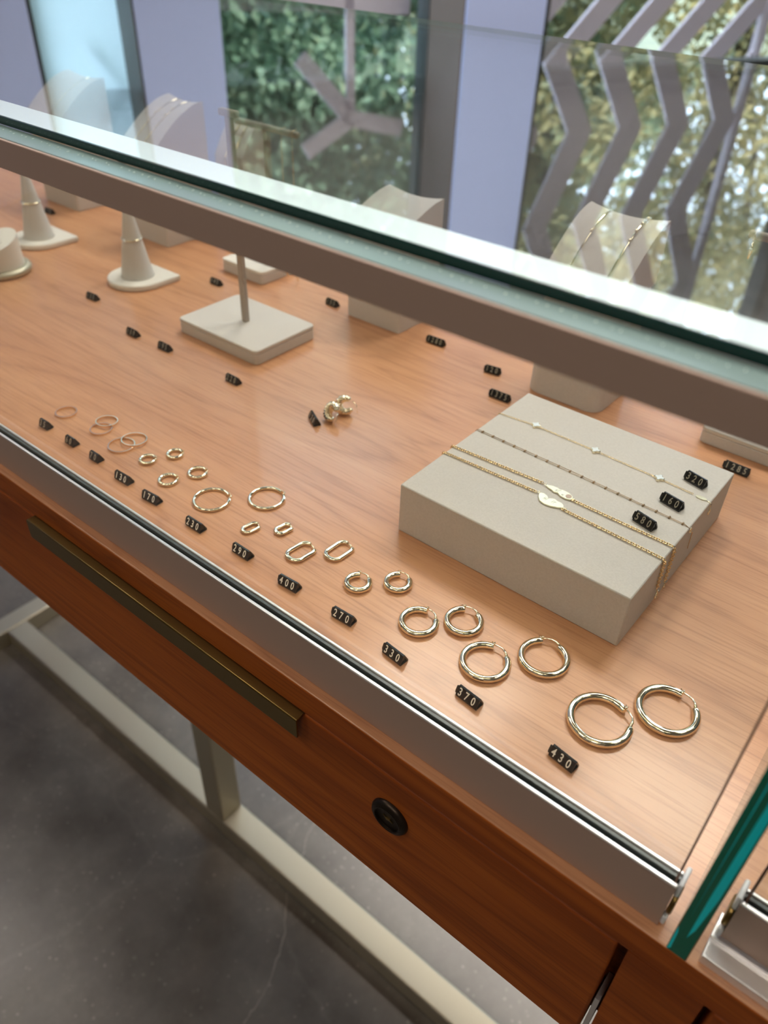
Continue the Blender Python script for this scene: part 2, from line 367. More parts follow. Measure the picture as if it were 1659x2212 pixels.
def tree(a, q, base, crowns, mname, nleaf, label, size=0.06):
    root = empty('tree', fac(a, q, -TZ), label=label, cat='tree')
    off = Vector(root.location)
    rnd = random.Random(int(a * 100 + q * 7))
    tr = MB(); top = max(c[2] for c in crowns)
    tr.tube([(0, 0, 0), (0.05, 0.03, (top + TZ) * 0.5), (0, 0.05, top + TZ)], [0.09, 0.06, 0.02], 8)
    for c in crowns:
        e = fac(c[0], c[1], c[2]) - off
        tr.tube([(0.03, 0.03, (c[2] + TZ) * 0.55), (e * 0.6) + Vector((0, 0, e.z * 0.1)), e], [0.035, 0.025, 0.01], 6)
    tr.build('trunk', M['bark'], root, smooth=True)
    mb = MB(); tot = sum(c[3] ** 2 for c in crowns)
    for c in crowns:
        cen = fac(c[0], c[1], c[2]) - off
        for _ in range(int(nleaf * c[3] ** 2 / tot)):
            while True:
                p = Vector((rnd.uniform(-1, 1), rnd.uniform(-1, 1), rnd.uniform(-1, 1)))
                if p.length <= 1: break
            p = cen + p * c[3]
            u = Vector((rnd.gauss(0, 1), rnd.gauss(0, 1), rnd.gauss(0, 1))).normalized(); v = u.orthogonal().normalized()
            s_ = size * rnd.uniform(0.6, 1.4)
            mb.add([p - u * s_, p + v * s_ * 0.5, p + u * s_, p - v * s_ * 0.5], [(0, 1, 2, 3)])
    mb.build('foliage', M[mname], root, fixn=False)
tree(0.9, 4.2, 0, [(0.5, 4.2, 0.2, 0.75), (1.4, 4.3, 0.4, 0.85), (0.7, 4.3, 1.3, 0.85), (1.6, 4.4, 1.7, 0.85)], 'leaf_green', 50000, 'dense green tree outside the middle window', 0.032)
tree(2.9, 4.2, 0, [(2.7, 4.2, 0.0, 0.65), (3.2, 4.3, 0.9, 0.65), (2.8, 4.3, 1.9, 0.55)], 'leaf_mixed', 26000, 'green tree with open crown behind the zigzag screen', 0.032)
tree(4.4, 4.3, 0, [(4.2, 4.3, 0.2, 0.7), (4.7, 4.4, 1.2, 0.7), (4.3, 4.4, 2.2, 0.6), (5.2, 4.5, 2.5, 0.6)], 'leaf_yellow', 15000, 'yellow autumn tree right of the zigzag screen', 0.032)
tree(3.8, 7.0, 0, [(2.9, 6.9, 0.4, 1.2), (4.6, 7.0, 0.6, 1.4), (3.3, 7.0, 2.2, 1.2), (5.6, 7.2, 2.2, 1.3), (4.4, 7.0, 3.9, 1.3), (6.4, 7.2, 4.0, 1.2)], 'leaf_mixed', 13000, 'tall autumn tree farther back behind the zigzag screen', 0.055)
tree(0.6, 6.6, 0, [(0.0, 6.5, 0.8, 1.2), (1.5, 6.6, 0.6, 1.2), (0.2, 6.5, 2.6, 1.2), (1.6, 6.6, 2.7, 1.1)], 'leaf_green', 18000, 'dark green tree farther back behind the middle window', 0.075)
# ------------------------------------------------------------------ filled hairline crack in the concrete
cp = [(-0.359, 0.209), (-0.361, 0.23), (-0.364, 0.255), (-0.375, 0.28), (-0.387, 0.304), (-0.399, 0.326), (-0.417, 0.345), (-0.434, 0.365), (-0.448, 0.398), (-0.459, 0.426), (-0.471, 0.443), (-0.476, 0.46), (-0.48, 0.483), (-0.50, 0.53), (-0.51, 0.60)]
fine = []; rc = random.Random(5)
for p, q in zip(cp[:-1], cp[1:]):
    for k in range(4): fine.append((p[0] + (q[0] - p[0]) * k / 4 + rc.uniform(-.0012, .0012), p[1] + (q[1] - p[1]) * k / 4 + rc.uniform(-.0012, .0012)))
mb = MB()
for p, q in zip(fine[:-1], fine[1:]):
    w_ = rc.uniform(0.0006, 0.0014); mb.add([(p[0] - w_, p[1], -TZ + 0.0003), (p[0] + w_, p[1], -TZ + 0.0003), (q[0] + w_, q[1], -TZ + 0.0003), (q[0] - w_, q[1], -TZ + 0.0003)], [(0, 1, 2, 3)])
mb.build('floor_crack', mat('pale_filler', (0.27, 0.25, 0.22), 0.6), flo)
# ------------------------------------------------------------------ display table
tbl = empty('display_table', (-0.3, 0.45, -TZ), label='long cherry wood display table with drawers on brass frame', cat='table')
tof = (0.3, -0.45, TZ)
tt = MB().box(-1.7, 0.9, 0.187, 0.70, -0.0205, 0); tt.mi = [1, 0, 1, 0, 0, 0]  # front face and underside get the shaded cherry
tt.build('tabletop', [M['wood'], M['wood_shaded']], tbl, bevel=0.0012, loc=tof)
cb = MB(); cb.box(-1.7, 0.9, 0.206, 0.69, -0.127, -0.021)                       # carcase behind the fronts
cb.box(-0.0052, 0.028, 0.1875, 0.206, -0.127, -0.021)
cb.build('carcase', M['wood_shaded'], tbl, loc=tof)
d1 = MB().box(-0.66, -0.0098, 0.187, 0.205, -0.127, -0.0212).build('drawer', M['wood_shaded'], tbl, bevel=0.0015, loc=tof)
MB().box(-1.34, -0.664, 0.187, 0.205, -0.127, -0.0212).build('drawer', M['wood_shaded'], tbl, bevel=0.0015, loc=tof)
MB().box(0.0315, 0.70, 0.187, 0.205, -0.127, -0.0212).build('drawer', M['wood_shaded'], tbl, bevel=0.0015, loc=tof)
hb = MB().prism([(0.1878, -0.0205), (0.1812, -0.0205), (0.1806, -0.0212), (0.1806, -0.0358), (0.1820, -0.0358), (0.1820, -0.0226), (0.1828, -0.0219), (0.1878, -0.0219)],
                -0.4545, -0.1945, lambda y, z, x: (x, y, z))
hb.build('drawer_pull', M['brass_pull'], d1, bevel=0.0003)
lk = MB().lathe([(0.0118, 0), (0.0118, 0.0012), (0.0108, 0.0028), (0.0086, 0.0038), (0.0080, 0.0036), (0.0078, 0.0022), (0.0070, 0.0020), (0.0001, 0.0020)], 40)
lo = lk.build('drawer_lock', M['bronze'], d1, smooth=True, loc=(-0.133, 0.187, -0.0545)); lo.rotation_euler = (PI / 2, 0, 0); sharp(lo)
ks = MB().prism([(-0.0032, 0.0014), (-0.0012, 0.0002), (0.0012, 0.0004), (0.0034, -0.0012), (0.0012, -0.0010), (-0.0008, -0.0014)], 0.0021, 0.0026)
ko = ks.build('keyhole_cover', M['brass_pull'], d1, loc=(-0.133, 0.187, -0.0545)); ko.rotation_euler = (PI / 2, 0, 0)
# pale strip in the gap between the drawers
MB().box(-0.0088, -0.0064, 0.1905, 0.2055, -0.127, -0.083).build('gap_strip', M['alu_lip'], tbl, loc=tof)
def tubebox(name, *b): return MB().box(*b).build(name, M['brass_frame'], tbl, bevel=0.0035, seg=3, loc=tof)
for x in (-0.606, 0.62): tubebox('leg', x, x + 0.038, 0.367, 0.405, -0.7785, -0.127)
for x in (-1.203,): tubebox('leg', x, x + 0.038, 0.62, 0.658, -0.7785, -0.127)
tubebox('base_rail', -1.165, 0.9, 0.367, 0.407, -TZ, -0.778)
tubebox('base_rail', -1.205, -1.165, 0.10, 0.80, -TZ, -0.778)
tubebox('base_rail', -1.165, 0.9, 0.655, 0.695, -TZ, -0.778)

# ------------------------------------------------------------------ glass case
ZT = 0.2392
gt = empty('glass_cover', (-0.3, 0.45, 0.2355), label='clear glass top of the display case with dark green polished front edge', cat='glass cover')
go = (0.3, -0.45, -0.2355)
g = MB().box(-1.5, 0.75, 0.2088, 0.678, 0.2355, ZT, 0)
g.mi = [0, 0, 1, 1, 1, 1]
g.build('glass_plate', [M['glass'], M['edge_teal']], gt, loc=go)
MB().box(-1.5, 0.75, 0.2080, 0.2087, 0.2352, ZT - 0.0001).build('front_edge', M['edge_dark'], gt, loc=go, bevel=0.0002)
fe = MB().box(-1.5, 0.75, 0.1948, 0.2079, 0.2340, 0.2352).build('glass_lip', M['edge_teal'], gt, loc=go, bevel=0.0002)
sd = MB(); rnd = random.Random(3)
for i in range(150):
    x = -0.75 + i * 0.005 + rnd.uniform(-0.002, 0.002); y = 0.2025 + rnd.uniform(-0.001, 0.001); l_ = rnd.uniform(0.0003, 0.0011)
    sd.box(x, x + 0.00022, y, y + l_, 0.23521, 0.23532)
so = sd.build('glue_bubbles', M['seed'], fe); so['kind'] = 'stuff'
ls = empty('led_strip', (-0.3, 0.2258, 0.2354), label='white LED light channel fixed under the front of the glass top', cat='light strip')
lo_ = (0.3, -0.2258, -0.2354)
MB().box(-1.45, 0.0, 0.2160, 0.2362, 0.2325, 0.2353).build('channel_body', M['channel'], ls, loc=lo_)
ld = MB()
for i in range(84):
    x = -1.40 + i * 0.0165
    for y in (0.2215, 0.2295): ld.box(x, x + 0.0024, y, y + 0.0024, 0.2319, 0.2325)
lo2 = ld.build('light_diodes', M['led'], ls, loc=lo_); lo2['kind'] = 'stuff'

def door(x0, x1, y0, label, capside, full=True):
    """sliding glass door: U rails top and bottom around a pane"""
    o = empty('sliding_glass_door', ((x0 + x1) / 2, y0 + 0.005, 0.0), label=label, cat='glass door')
    of = (-(x0 + x1) / 2, -y0 - 0.005, 0)
    zb = 0.0004 if full else 0.0045
    r = MB(); r.box(x0, x1, y0, y0 + 0.0016, zb, 0.0300); r.box(x0, x1, y0 + 0.0016, y0 + 0.0095, zb, 0.006); r.box(x0, x1, y0 + 0.0095, y0 + 0.0107, zb, 0.0260)
    br = r.build('bottom_rail', M['alu'], o, loc=of)
    l_ = MB(); l_.box(x0, x1, y0 - 0.0001, y0 + 0.0018, 0.0300, 0.0314); l_.box(x0, x1, y0 + 0.0094, y0 + 0.0109, 0.0260, 0.0272)
    l_.build('rail_lip', M['alu_lip'], br, bevel=0.0005)
    k = MB(); k.box(x0, x1, y0 + 0.0019, y0 + 0.0036, 0.006, 0.0262); k.box(x0, x1, y0 + 0.0074, y0 + 0.0090, 0.006, 0.0262)
    k.build('gasket', M['gasket'], br)
    p = MB().box(x0 + 0.001, x1 - 0.001, y0 + 0.0040, y0 + 0.0070, 0.007, 0.2335); p.mi = [1, 1, 0, 1, 0, 1]
    p.build('glass_pane', [M['glass'], M['edge_line']], o, loc=of)
    ee = x1 - 0.0018 if capside > 0 else x0 + 0.0010
    MB().box(ee, ee + 0.0008, y0 + 0.0038, y0 + 0.0072, 0.007, 0.2335).build('ground_edge', M['edge_line'], o, loc=of)
    t = MB(); t.box(x0, x1, y0, y0 + 0.0016, 0.2213, 0.2350); t.box(x0, x1, y0 + 0.0094, y0 + 0.0109, 0.2213, 0.2338); 
    tr_ = t.build('top_rail', M['alu'], o, loc=of, bevel=0.0004)
    ex = x1 if capside > 0 else x0; s = capside
    c = MB(); a, b = sorted((ex, ex + s * 0.0020)); c.box(a, b, y0 + 0.001, y0 + 0.0109, 0.0235, 0.0325)
    c.build('end_cap', M['white_plastic'], o, loc=of, bevel=0.0008, seg=3)
    c = MB(); c.box(a, b, y0 - 0.0002, y0 + 0.004, 0.003, 0.0085); c.build('end_cap', M['white_plastic'], o, loc=of, bevel=0.0008, seg=3)
    ro = MB().lathe([(0.0062, 0), (0.0068, 0.0006), (0.0068, 0.0016), (0.0062, 0.0022)], 28).build('roller', M['brass_pull'], o, smooth=True,
        loc=(ex + (0.0002 if s > 0 else -0.0024) - (x0 + x1) / 2, 0.0012, 0.0148)); ro.rotation_euler = (0, PI / 2, 0); sharp(ro)
    return o
door(-1.2, 0.0, 0.193, 'glass sliding door in the outer track, front left of the case, aluminium rails', 1)
door(0.0215, 0.72, 0.2030, 'glass sliding door in the inner track right of the green glass divider', -1, False)
tk = MB(); tk.box(0.0185, 0.72, 0.1905, 0.1915, 0, 0.0055); tk.box(0.0185, 0.72, 0.1915, 0.2145, 0, 0.0022); tk.box(0.0185, 0.72, 0.2008, 0.2018, 0.0022, 0.0040)
tag(tk.build('door_track', M['alu_lip'], bevel=0.0003), 'pale aluminium door track lying on the table edge right of the divider', 'door track')
dv = empty('glass_divider', (0.0103, 0.43, 0), label='upright glass divider across the case with thick emerald green front edge', cat='glass panel')
do = (-0.0103, -0.43, 0)
p = MB().box(0.0064, 0.0146, 0.1880, 0.676, 0.0002, 0.2352); p.mi = [1, 1, 1, 0, 1, 0]
p.build('glass_sheet', [M['glass'], M['edge_green']], dv, loc=do)
MB().box(0.0063, 0.0147, 0.1868, 0.1879, 0.0002, 0.2352).build('front_edge', M['edge_green'], dv, loc=do, bevel=0.0006, seg=2)
# bright internal refraction lines of the polished edge, painted as thin tapering cyan slivers
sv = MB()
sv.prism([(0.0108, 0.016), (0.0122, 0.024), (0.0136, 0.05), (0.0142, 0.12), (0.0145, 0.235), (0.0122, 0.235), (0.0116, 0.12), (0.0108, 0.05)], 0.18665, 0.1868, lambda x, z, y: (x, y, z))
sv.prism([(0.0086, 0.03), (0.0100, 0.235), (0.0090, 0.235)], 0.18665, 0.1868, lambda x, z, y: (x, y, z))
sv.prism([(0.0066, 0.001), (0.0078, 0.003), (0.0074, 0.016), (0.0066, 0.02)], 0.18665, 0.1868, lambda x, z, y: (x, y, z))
sv.build('refraction_streaks', M['edge_refraction'], dv, loc=do)

# ------------------------------------------------------------------ price cubes
def text_mesh(s, size):
    cu = bpy.data.curves.new('t', 'FONT'); cu.body = s; cu.size = size; cu.extrude = 0.00008; cu.align_x = 'CENTER'; cu.align_y = 'CENTER'
    cu.offset = 0.00007; cu.resolution_u = 6
    o = bpy.data.objects.new('t', cu); col.objects.link(o)
    dg = bpy.context.evaluated_depsgraph_get(); me = bpy.data.meshes.new_from_object(o.evaluated_get(dg))
    bpy.data.objects.remove(o); bpy.data.curves.remove(cu)
    return me
TM = {}
def glyph(ch):
    if ch not in TM:
        me = text_mesh(ch, 0.0062); xs = [v.co.x for v in me.vertices]; ys = [v.co.y for v in me.vertices]
        mx, my = (min(xs) + max(xs)) / 2, (min(ys) + max(ys)) / 2
        TM[ch] = ([(v.co.x - mx, v.co.y - my, v.co.z) for v in me.vertices], [tuple(p.vertices) for p in me.polygons])
    return TM[ch]
def price_tag(x, y, z, num, ang, label, pr='cream', group='black price cubes'):
    n = len(num); pitch = 0.00435; W = pitch * n + 0.0004
    o = empty('price_tag', (x, y, z), math.radians(ang), label, 'price tag', group)
    sec = [(0.0003, 0.0), (0.0064, 0.0), (0.0064, 0.0013), (0.0036, 0.0065), (0.0023, 0.0067), (-0.0002, 0.0015)]
    b = MB()
    for i in range(n):
        x0 = 0.0012 + i * pitch
        b.prism(sec, x0, x0 + pitch - 0.00025, lambda yy, zz, xx: (xx, yy, zz))
        s2 = [(0.0022 + (p - 0.0022) * 0.93, 0.0001 + q * 0.955) for p, q in sec]
        b.prism(s2, x0 + pitch - 0.0003, x0 + pitch + 0.00005, lambda yy, zz, xx: (xx, yy, zz))
    b.prism([(0.0010, 0.0010), (0.0048, 0.0010), (0.0030, 0.0054), (0.0022, 0.0055), (0.0010, 0.0028)], 0.0, 0.0013, lambda yy, zz, xx: (xx, yy, zz))
    # hollow right end: raised rim around the socket
    xe = 0.0012 + n * pitch
    ring = sec; inner = [(0.0026 + (p - 0.0026) * 0.68, 0.0024 + (q - 0.0024) * 0.68) for p, q in sec]
    k = len(b.v); m_ = len(ring)
    for (yy, zz) in ring: b.v.append((xe - 0.0002, yy, zz))
    for (yy, zz) in ring: b.v.append((xe + 0.0008, yy, zz))
    for (yy, zz) in inner: b.v.append((xe + 0.0008, yy, zz))
    for (yy, zz) in inner: b.v.append((xe - 0.0001, yy, zz))
    for r_ in range(3):
        for i in range(m_): b.f.append((k + r_ * m_ + i, k + r_ * m_ + (i + 1) % m_, k + (r_ + 1) * m_ + (i + 1) % m_, k + (r_ + 1) * m_ + i)); b.mi.append(0)
    b.build('cube_strip', M['black'], o, bevel=0.00018, seg=2)
    # digits on the slanted face
    p0 = Vector((0, -0.0002, 0.0015)); p1 = Vector((0, 0.0023, 0.0067)); up = (p1 - p0).normalized(); nn = Vector((0, -up.z, up.y)); mid = (p0 + p1) / 2
    d = MB()
    for i, ch in enumerate(num):
        vs, fs = glyph(ch)
        cx = 0.0012 + i * pitch + pitch / 2 - 0.0001
        d.add([Vector((cx, 0, 0)) + mid + Vector((vx * 0.76, 0, 0)) + up * (vy * 1.05) + nn * (vz + 0.00004) for vx, vy, vz in vs], fs)
    d.build('digits', M[pr], o)
    return o
E0 = 'black price cube reading %s, %s'
for num, x, y, ang, where, pr in [
    ('430', -0.0765, 0.2352, -8, 'in front of the biggest thick hoops', 'cream'),
    ('370', -0.1322, 0.2357, -6, 'in front of the second biggest thick hoops', 'cream'),
    ('330', -0.1800, 0.2335, -6, 'in front of the medium thick hoops', 'cream'),
    ('270', -0.2195, 0.2355, 2, 'in front of the smallest thick hoops', 'cream'),
    ('400', -0.2620, 0.2345, 3, 'in front of the larger oblong hoops', 'cream'),
    ('290', -0.3046, 0.2365, -1, 'in front of the smaller oblong hoops', 'cream'),
    ('230', -0.3470, 0.2345, 0, 'in front of the large thin hoops', 'cream'),
    ('170', -0.3912, 0.2335, 4, 'in the front row between those reading 130 and 230', 'cream'),
    ('130', -0.4240, 0.2352, 2, 'in the front row left of the one reading 170', 'cream'),
    ('70', -0.4578, 0.2380, 0, 'in the front row beside overlapping bands', 'dull'),
    ('60', -0.4886, 0.2384, 0, 'in the front row, second from the left', 'dull'),
    ('35', -0.5230, 0.2386, 1, 'with two digits, first of the front row at far left', 'dull'),
    ('1285', -0.1025, 0.5385, -1, 'behind the big beige riser box at right', 'dull'),
    ('1375', -0.2915, 0.5105, 1, 'just left of the big beige riser box back corner', 'dull'),
    ('120', -0.3180, 0.5435, 8, 'left of the rounded pedestal under the top rail', 'dull'),
    ('1280', -0.3910, 0.5560, 2, 'right of the square pedestal at the middle back', 'dull'),
    ('155', -0.5170, 0.5550, -2, 'left of the square pedestal at the middle back', 'dull'),
    ('145', -0.6410, 0.5110, 0, 'left behind the front stand with the square post', 'dull'),
    ('220', -0.4725, 0.3815, -1, 'in front of the right corner of the beige stand', 'dull'),
    ('195', -0.5620, 0.3812, 0, 'in front of the left corner of the beige stand', 'dull'),
    ('159', -0.6060, 0.3798, -1, 'left of the cube before the beige stand left corner', 'dull'),
    ('135', -0.7010, 0.4020, 3, 'in front of the nearer white ring cone', 'dull'),
    ('110', -0.9600, 0.5190, 4, 'behind the farther white ring cone', 'dull'),
    ('125', -0.8990, 0.4760, 2, 'at far left behind the round ring holder', 'dull'),
    ('120', -0.3795, 0.3855, -30, 'turned sideways beside the two scalloped hoops', 'dull')]:
    clear = num in ('430', '370', '330', '270', '400', '290', '230', '170', '130', '70', '60', '220')
    price_tag(x, y, 0, num, ang, E0 % (num, where) if clear else 'small black price cube ' + where, pr)
for num, x, y, ang, where in [('580', -0.1125, 0.3868, -14, 'on the riser box beside the leaf pendants'),
                              ('160', -0.1078, 0.4158, -12, 'on the riser box, middle of its three'),
                              ('320', -0.1057, 0.4485, -13, 'on the riser box near its back right corner')]:
    price_tag(x, y, 0.037, num, ang, E0 % (num, where), 'dull')

# ------------------------------------------------------------------ hoops
def hoop(name, c, R, r, gang, label, group, gap=26, wire=True, mt='gold', tilt=0, n=16):
    o = empty(name, (c[0], c[1], 0), 0, label, 'earring', group)
    Rm = R - r; g = math.radians(gang); h = math.radians(gap)
    if gap: a0, a1 = g + h * 0.35, g + 2 * PI - h
    seg = 72
    pts = [(Rm * math.cos(a0 + (a1 - a0) * i / seg), Rm * math.sin(a0 + (a1 - a0) * i / seg), r * 1.02) for i in range(seg + 1)]
    # a0 end is left of the opening (counter-clockwise), a1 end right of it
    rr = [r * (0.80 if i in (0, seg) else (0.95 if i in (1, seg - 1) else 1.0)) for i in range(seg + 1)]
    t = MB().tube(pts, rr, n).build('hoop_tube', M[mt], o, smooth=True); sharp(t, 0.9)
    if wire:
        wr = max(0.00035, r * 0.22); A = Vector(pts[-1]); B = Vector(pts[0])
        out = (Vector((math.cos(g - h * .3), math.sin(g - h * .3), 0)))
        z = r * 1.6
        w0 = Vector((A.x, A.y, z)); w1 = Vector((B.x, B.y, z)) + out * r * 0.4
        mid = (w0 + w1) / 2 + out * (Rm * 0.10 + r * 0.3)
        tang = Vector((-math.sin(g + h * .35), math.cos(g + h * .35), 0))
        end = w1 + tang * r * 1.5 + out * r * 0.8
        P_ = [w0 - out * 0.0, w0 * 0.5 + mid * 0.5 + out * r * 0.25, mid, mid * 0.4 + w1 * 0.6 + out * r * 0.15, w1, end]
        MB().tube(P_, [wr * 1.9, wr * 1.7, wr, wr, wr, wr * 0.9], 8).build('ear_wire', M[mt], o, smooth=True)
        k = MB()
        b0 = Vector((B.x, B.y, r * 1.9)); k.tube([b0, b0 + out * r * 0.9 + tang * r * 0.5 + Vector((0, 0, r * 0.2))], wr * 0.9, 6)
        k.tube([b0, b0 - out * 0.2 * r - tang * r * 0.2 + Vector((0, 0, r * 0.9))], wr * 0.9, 6)
        k.build('catch', M[mt], o, smooth=True)
    return o
H = 'pair of thick hoops'
hoop('hoop_earring', (-0.0653, 0.2697), 0.0170, 0.0021, 50, 'biggest thick gold hoop, left one of its pair by the 430 price', 'thick hoops priced 430', 30)
hoop('hoop_earring', (-0.0412, 0.2979), 0.0166, 0.0021, 72, 'biggest thick gold hoop, right one of its pair nearest the divider', 'thick hoops priced 430', 30)
hoop('hoop_earring', (-0.1312, 0.2637), 0.0143, 0.0020, 88, 'second biggest thick gold hoop, left one by the 370 price', 'thick hoops priced 370', 34)
hoop('hoop_earring', (-0.1082, 0.2874), 0.0145, 0.0020, 112, 'second biggest thick gold hoop, right one below the box corner', 'thick hoops priced 370', 34)
hoop('hoop_earring', (-0.1767, 0.2639), 0.0118, 0.0020, 84, 'medium thick gold hoop, left one by the 330 price', 'thick hoops priced 330', 36)
hoop('hoop_earring', (-0.1573, 0.2812), 0.0117, 0.0020, 108, 'medium thick gold hoop, right one beside the riser box', 'thick hoops priced 330', 36)
hoop('hoop_earring', (-0.2241, 0.2658), 0.0088, 0.00192, 105, 'smallest thick gold hoop, left one by the 270 price', 'thick hoops priced 270', 40)
hoop('hoop_earring', (-0.2060, 0.2818), 0.0090, 0.00192, 103, 'smallest thick gold hoop, right one nearest the riser box', 'thick hoops priced 270', 40)
hoop('hoop_earring', (-0.3530, 0.2632), 0.0132, 0.00118, 60, 'large thin gold hoop, left one by the 230 price', 'thin hoops priced 230', 12)
hoop('hoop_earring', (-0.3263, 0.2889), 0.0129, 0.00118, 70, 'large thin gold hoop, right one of its pair', 'thin hoops priced 230', 12)
hoop('hoop_earring', (-0.3928, 0.2583), 0.0075, 0.00128, 62, 'small gold hoop directly right of the 170 price, left of its pair', 'small hoops priced 170', 22)
hoop('hoop_earring', (-0.3842, 0.2775), 0.0074, 0.00128, 62, 'small gold hoop behind its twin, left of the large thin hoops', 'small hoops priced 170', 22)
hoop('hoop_earring', (-0.4236, 0.2645), 0.0066, 0.00128, 48, 'tiny gold hoop just right of the overlapping bands', 'tiny hoops priced 130', 22)
hoop('hoop_earring', (-0.4147, 0.2821), 0.0066, 0.00128, 48, 'tiny gold hoop farthest back of the small front-left hoops', 'tiny hoops priced 130', 22)
def band(c, R, z, label, group, mt='rose', hgt=0.0017, th=0.0007, tilt=(0, 0)):
    b = MB(); prof = [(R, 0), (R + 0.0001, hgt * 0.5), (R, hgt), (R - th, hgt), (R - th, 0)]; n = 72; k = 0
    for r_, zz in prof:
        for j in range(n): b.v.append((r_ * math.cos(2 * PI * j / n), r_ * math.sin(2 * PI * j / n), zz))
    m_ = len(prof)
    for i in range(m_):
        for j in range(n): b.f.append((i * n + j, i * n + (j + 1) % n, ((i + 1) % m_) * n + (j + 1) % n, ((i + 1) % m_) * n + j)); b.mi.append(0)
    o = b.build('endless_hoop', M[mt], smooth=True, loc=(c[0], c[1], z)); sharp(o, 0.8); o.rotation_euler = (tilt[0], tilt[1], 0)
    return tag(o, label, 'earring', group)
band((-0.4532, 0.2635), 0.0099, 0.0, 'thin plain gold band lying in front of its overlapping twin, by price 70', 'thin bands priced 70')
band((-0.4517, 0.2738), 0.0095, 0.0006, 'thin plain gold band resting on its twin, larger back one by price 70', 'thin bands priced 70', tilt=(-0.06, 0))
band((-0.4830, 0.2668), 0.0083, 0.0, 'thin rose gold band, front one of the crossing pair by price 60', 'thin bands priced 60')
band((-0.4882, 0.2757), 0.0084, 0.0006, 'thin rose gold band, back one of the crossing pair by price 60', 'thin bands priced 60', tilt=(-0.06, 0))
band((-0.5237, 0.2634), 0.0083, 0.0, 'single thin gold band at the far left of the front row', 'thin band priced 35')
def oblong(c, Lh, Wh, r, label, group, ang=0, openf=0.0):
    """oblong huggie: stadium outline open at its back end, bridged by a thin post"""
    o = empty('oblong_hoop_earring', (c[0], c[1], 0), math.radians(ang), label, 'earring', group)
    w_, l_ = Wh - r, Lh - r; cr = w_ * 0.85
    pts = []
    def arc(cx, cy, a0, a1, n=8):
        for i in range(n + 1):
            a = a0 + (a1 - a0) * i / n; pts.append((cx + cr * math.cos(a), cy + cr * math.sin(a), r * 0.95))
    arc(w_ - cr, l_ - cr, math.radians(40), 0, 4)          # right end hook
    arc(w_ - cr, -l_ + cr, 0, -PI / 2); arc(-w_ + cr, -l_ + cr, -PI / 2, -PI)
    arc(-w_ + cr, l_ - cr, PI, math.radians(95), 6)
    MB().tube(pts, r, 12, flat=0.8, up=(0, 0, 1)).build('oblong_tube', M['gold'], o, smooth=True)
    a, b = Vector(pts[0]), Vector(pts[-1])
    MB().tube([a, (a + b) / 2 + Vector((0, r * 0.2, r * 0.2)), b], r * 0.35, 8).build('ear_post', M['gold'], o, smooth=True)
    return o
oblong((-0.2700, 0.2640), 0.0106, 0.0072, 0.0015, 'larger oblong gold hoop, left one by the 400 price', 'oblong hoops priced 400', -6)
oblong((-0.2525, 0.2805), 0.0106, 0.0070, 0.0015, 'larger oblong gold hoop, right one of its pair', 'oblong hoops priced 400', -3)
oblong((-0.3110, 0.2598), 0.0069, 0.0046, 0.0013, 'smaller oblong gold hoop, left one by the 290 price', 'oblong hoops priced 290', -10)
oblong((-0.2940, 0.2728), 0.0069, 0.0048, 0.0015, 'smaller oblong gold hoop, right one of its pair', 'oblong hoops priced 290', -10)
def scallop(c, label, rot, R=0.0054, r=0.0036):
    o = empty('scalloped_hoop_earring', (c[0], c[1], 0), 0, label, 'earring', 'scalloped hoops beside a sideways price cube')
    pts = []; rr = []
    for i in range(97):
        a = math.radians(50) + math.radians(290) * i / 96
        pts.append((R * math.cos(a), R * math.sin(a), 0)); e = math.sin(PI * i / 96)
        rr.append(r * (0.45 + 0.55 * e ** 0.6) * (0.86 + 0.14 * abs(math.sin(PI * i / 96 * 13))))
    t = MB().tube(pts, rr, 16, flat=1.15, up=(0, 0, 1)).build('scalloped_tube', M['gold'], o, smooth=True); t.rotation_euler = rot; t.location = (0, 0, 0.0078)
    p = MB().tube([(R * 1.0, R * 0.75, 0), (R * 1.7, R * 0.1, 0), (R * 1.9, -R * 1.0, 0)], 0.0003, 6).build('ear_wire', M['gold'], o, smooth=True)
    p.rotation_euler = rot; p.location = (0, 0, 0.0078)
scallop((-0.3615, 0.3945), 'scalloped gold hoop standing nearer the sideways price cube', (1.0, 0.3, -0.5))
scallop((-0.3610, 0.4095), 'scalloped gold hoop behind its twin, farther from the price cube', (1.2, 0.0, 0.5))

# ------------------------------------------------------------------ riser box and necklaces
rb = MB().box(-0.2385, -0.0818, 0.3229, 0.4785, 0, 0.0370).build('riser_box', M['suede'], bevel=0.0008, seg=2)
tag(rb, 'large low beige suede riser box carrying four fine chains', 'display box')
def link_chain(path, pitch, R, r, flat=False):
    P_ = [Vector(p) for p in path]; mb = MB(); tot = sum((b - a).length for a, b in zip(P_, P_[1:])); n = int(tot / pitch); k = 0
    d = 0; segi = 0; acc = 0
    for i in range(n):
        s = i * pitch
        while segi < len(P_) - 2 and s > acc + (P_[segi + 1] - P_[segi]).length: acc += (P_[segi + 1] - P_[segi]).length; segi += 1
        a, b = P_[segi], P_[segi + 1]; t = (b - a).normalized(); c = a + t * (s - acc)
        side = t.orthogonal().normalized(); upv = t.cross(side)
        ang = PI / 4 if i % 2 else -PI / 4
        u = side * math.cos(ang) + upv * math.sin(ang)
        ring = [c + t * R * 1.25 * math.cos(2 * PI * j / 8) + u * R * math.sin(2 * PI * j / 8) for j in range(8)]
        mb.tube(ring, r, 5, closed=True)
    return mb
ZB = 0.0370; XR = -0.0818; XL = -0.2385
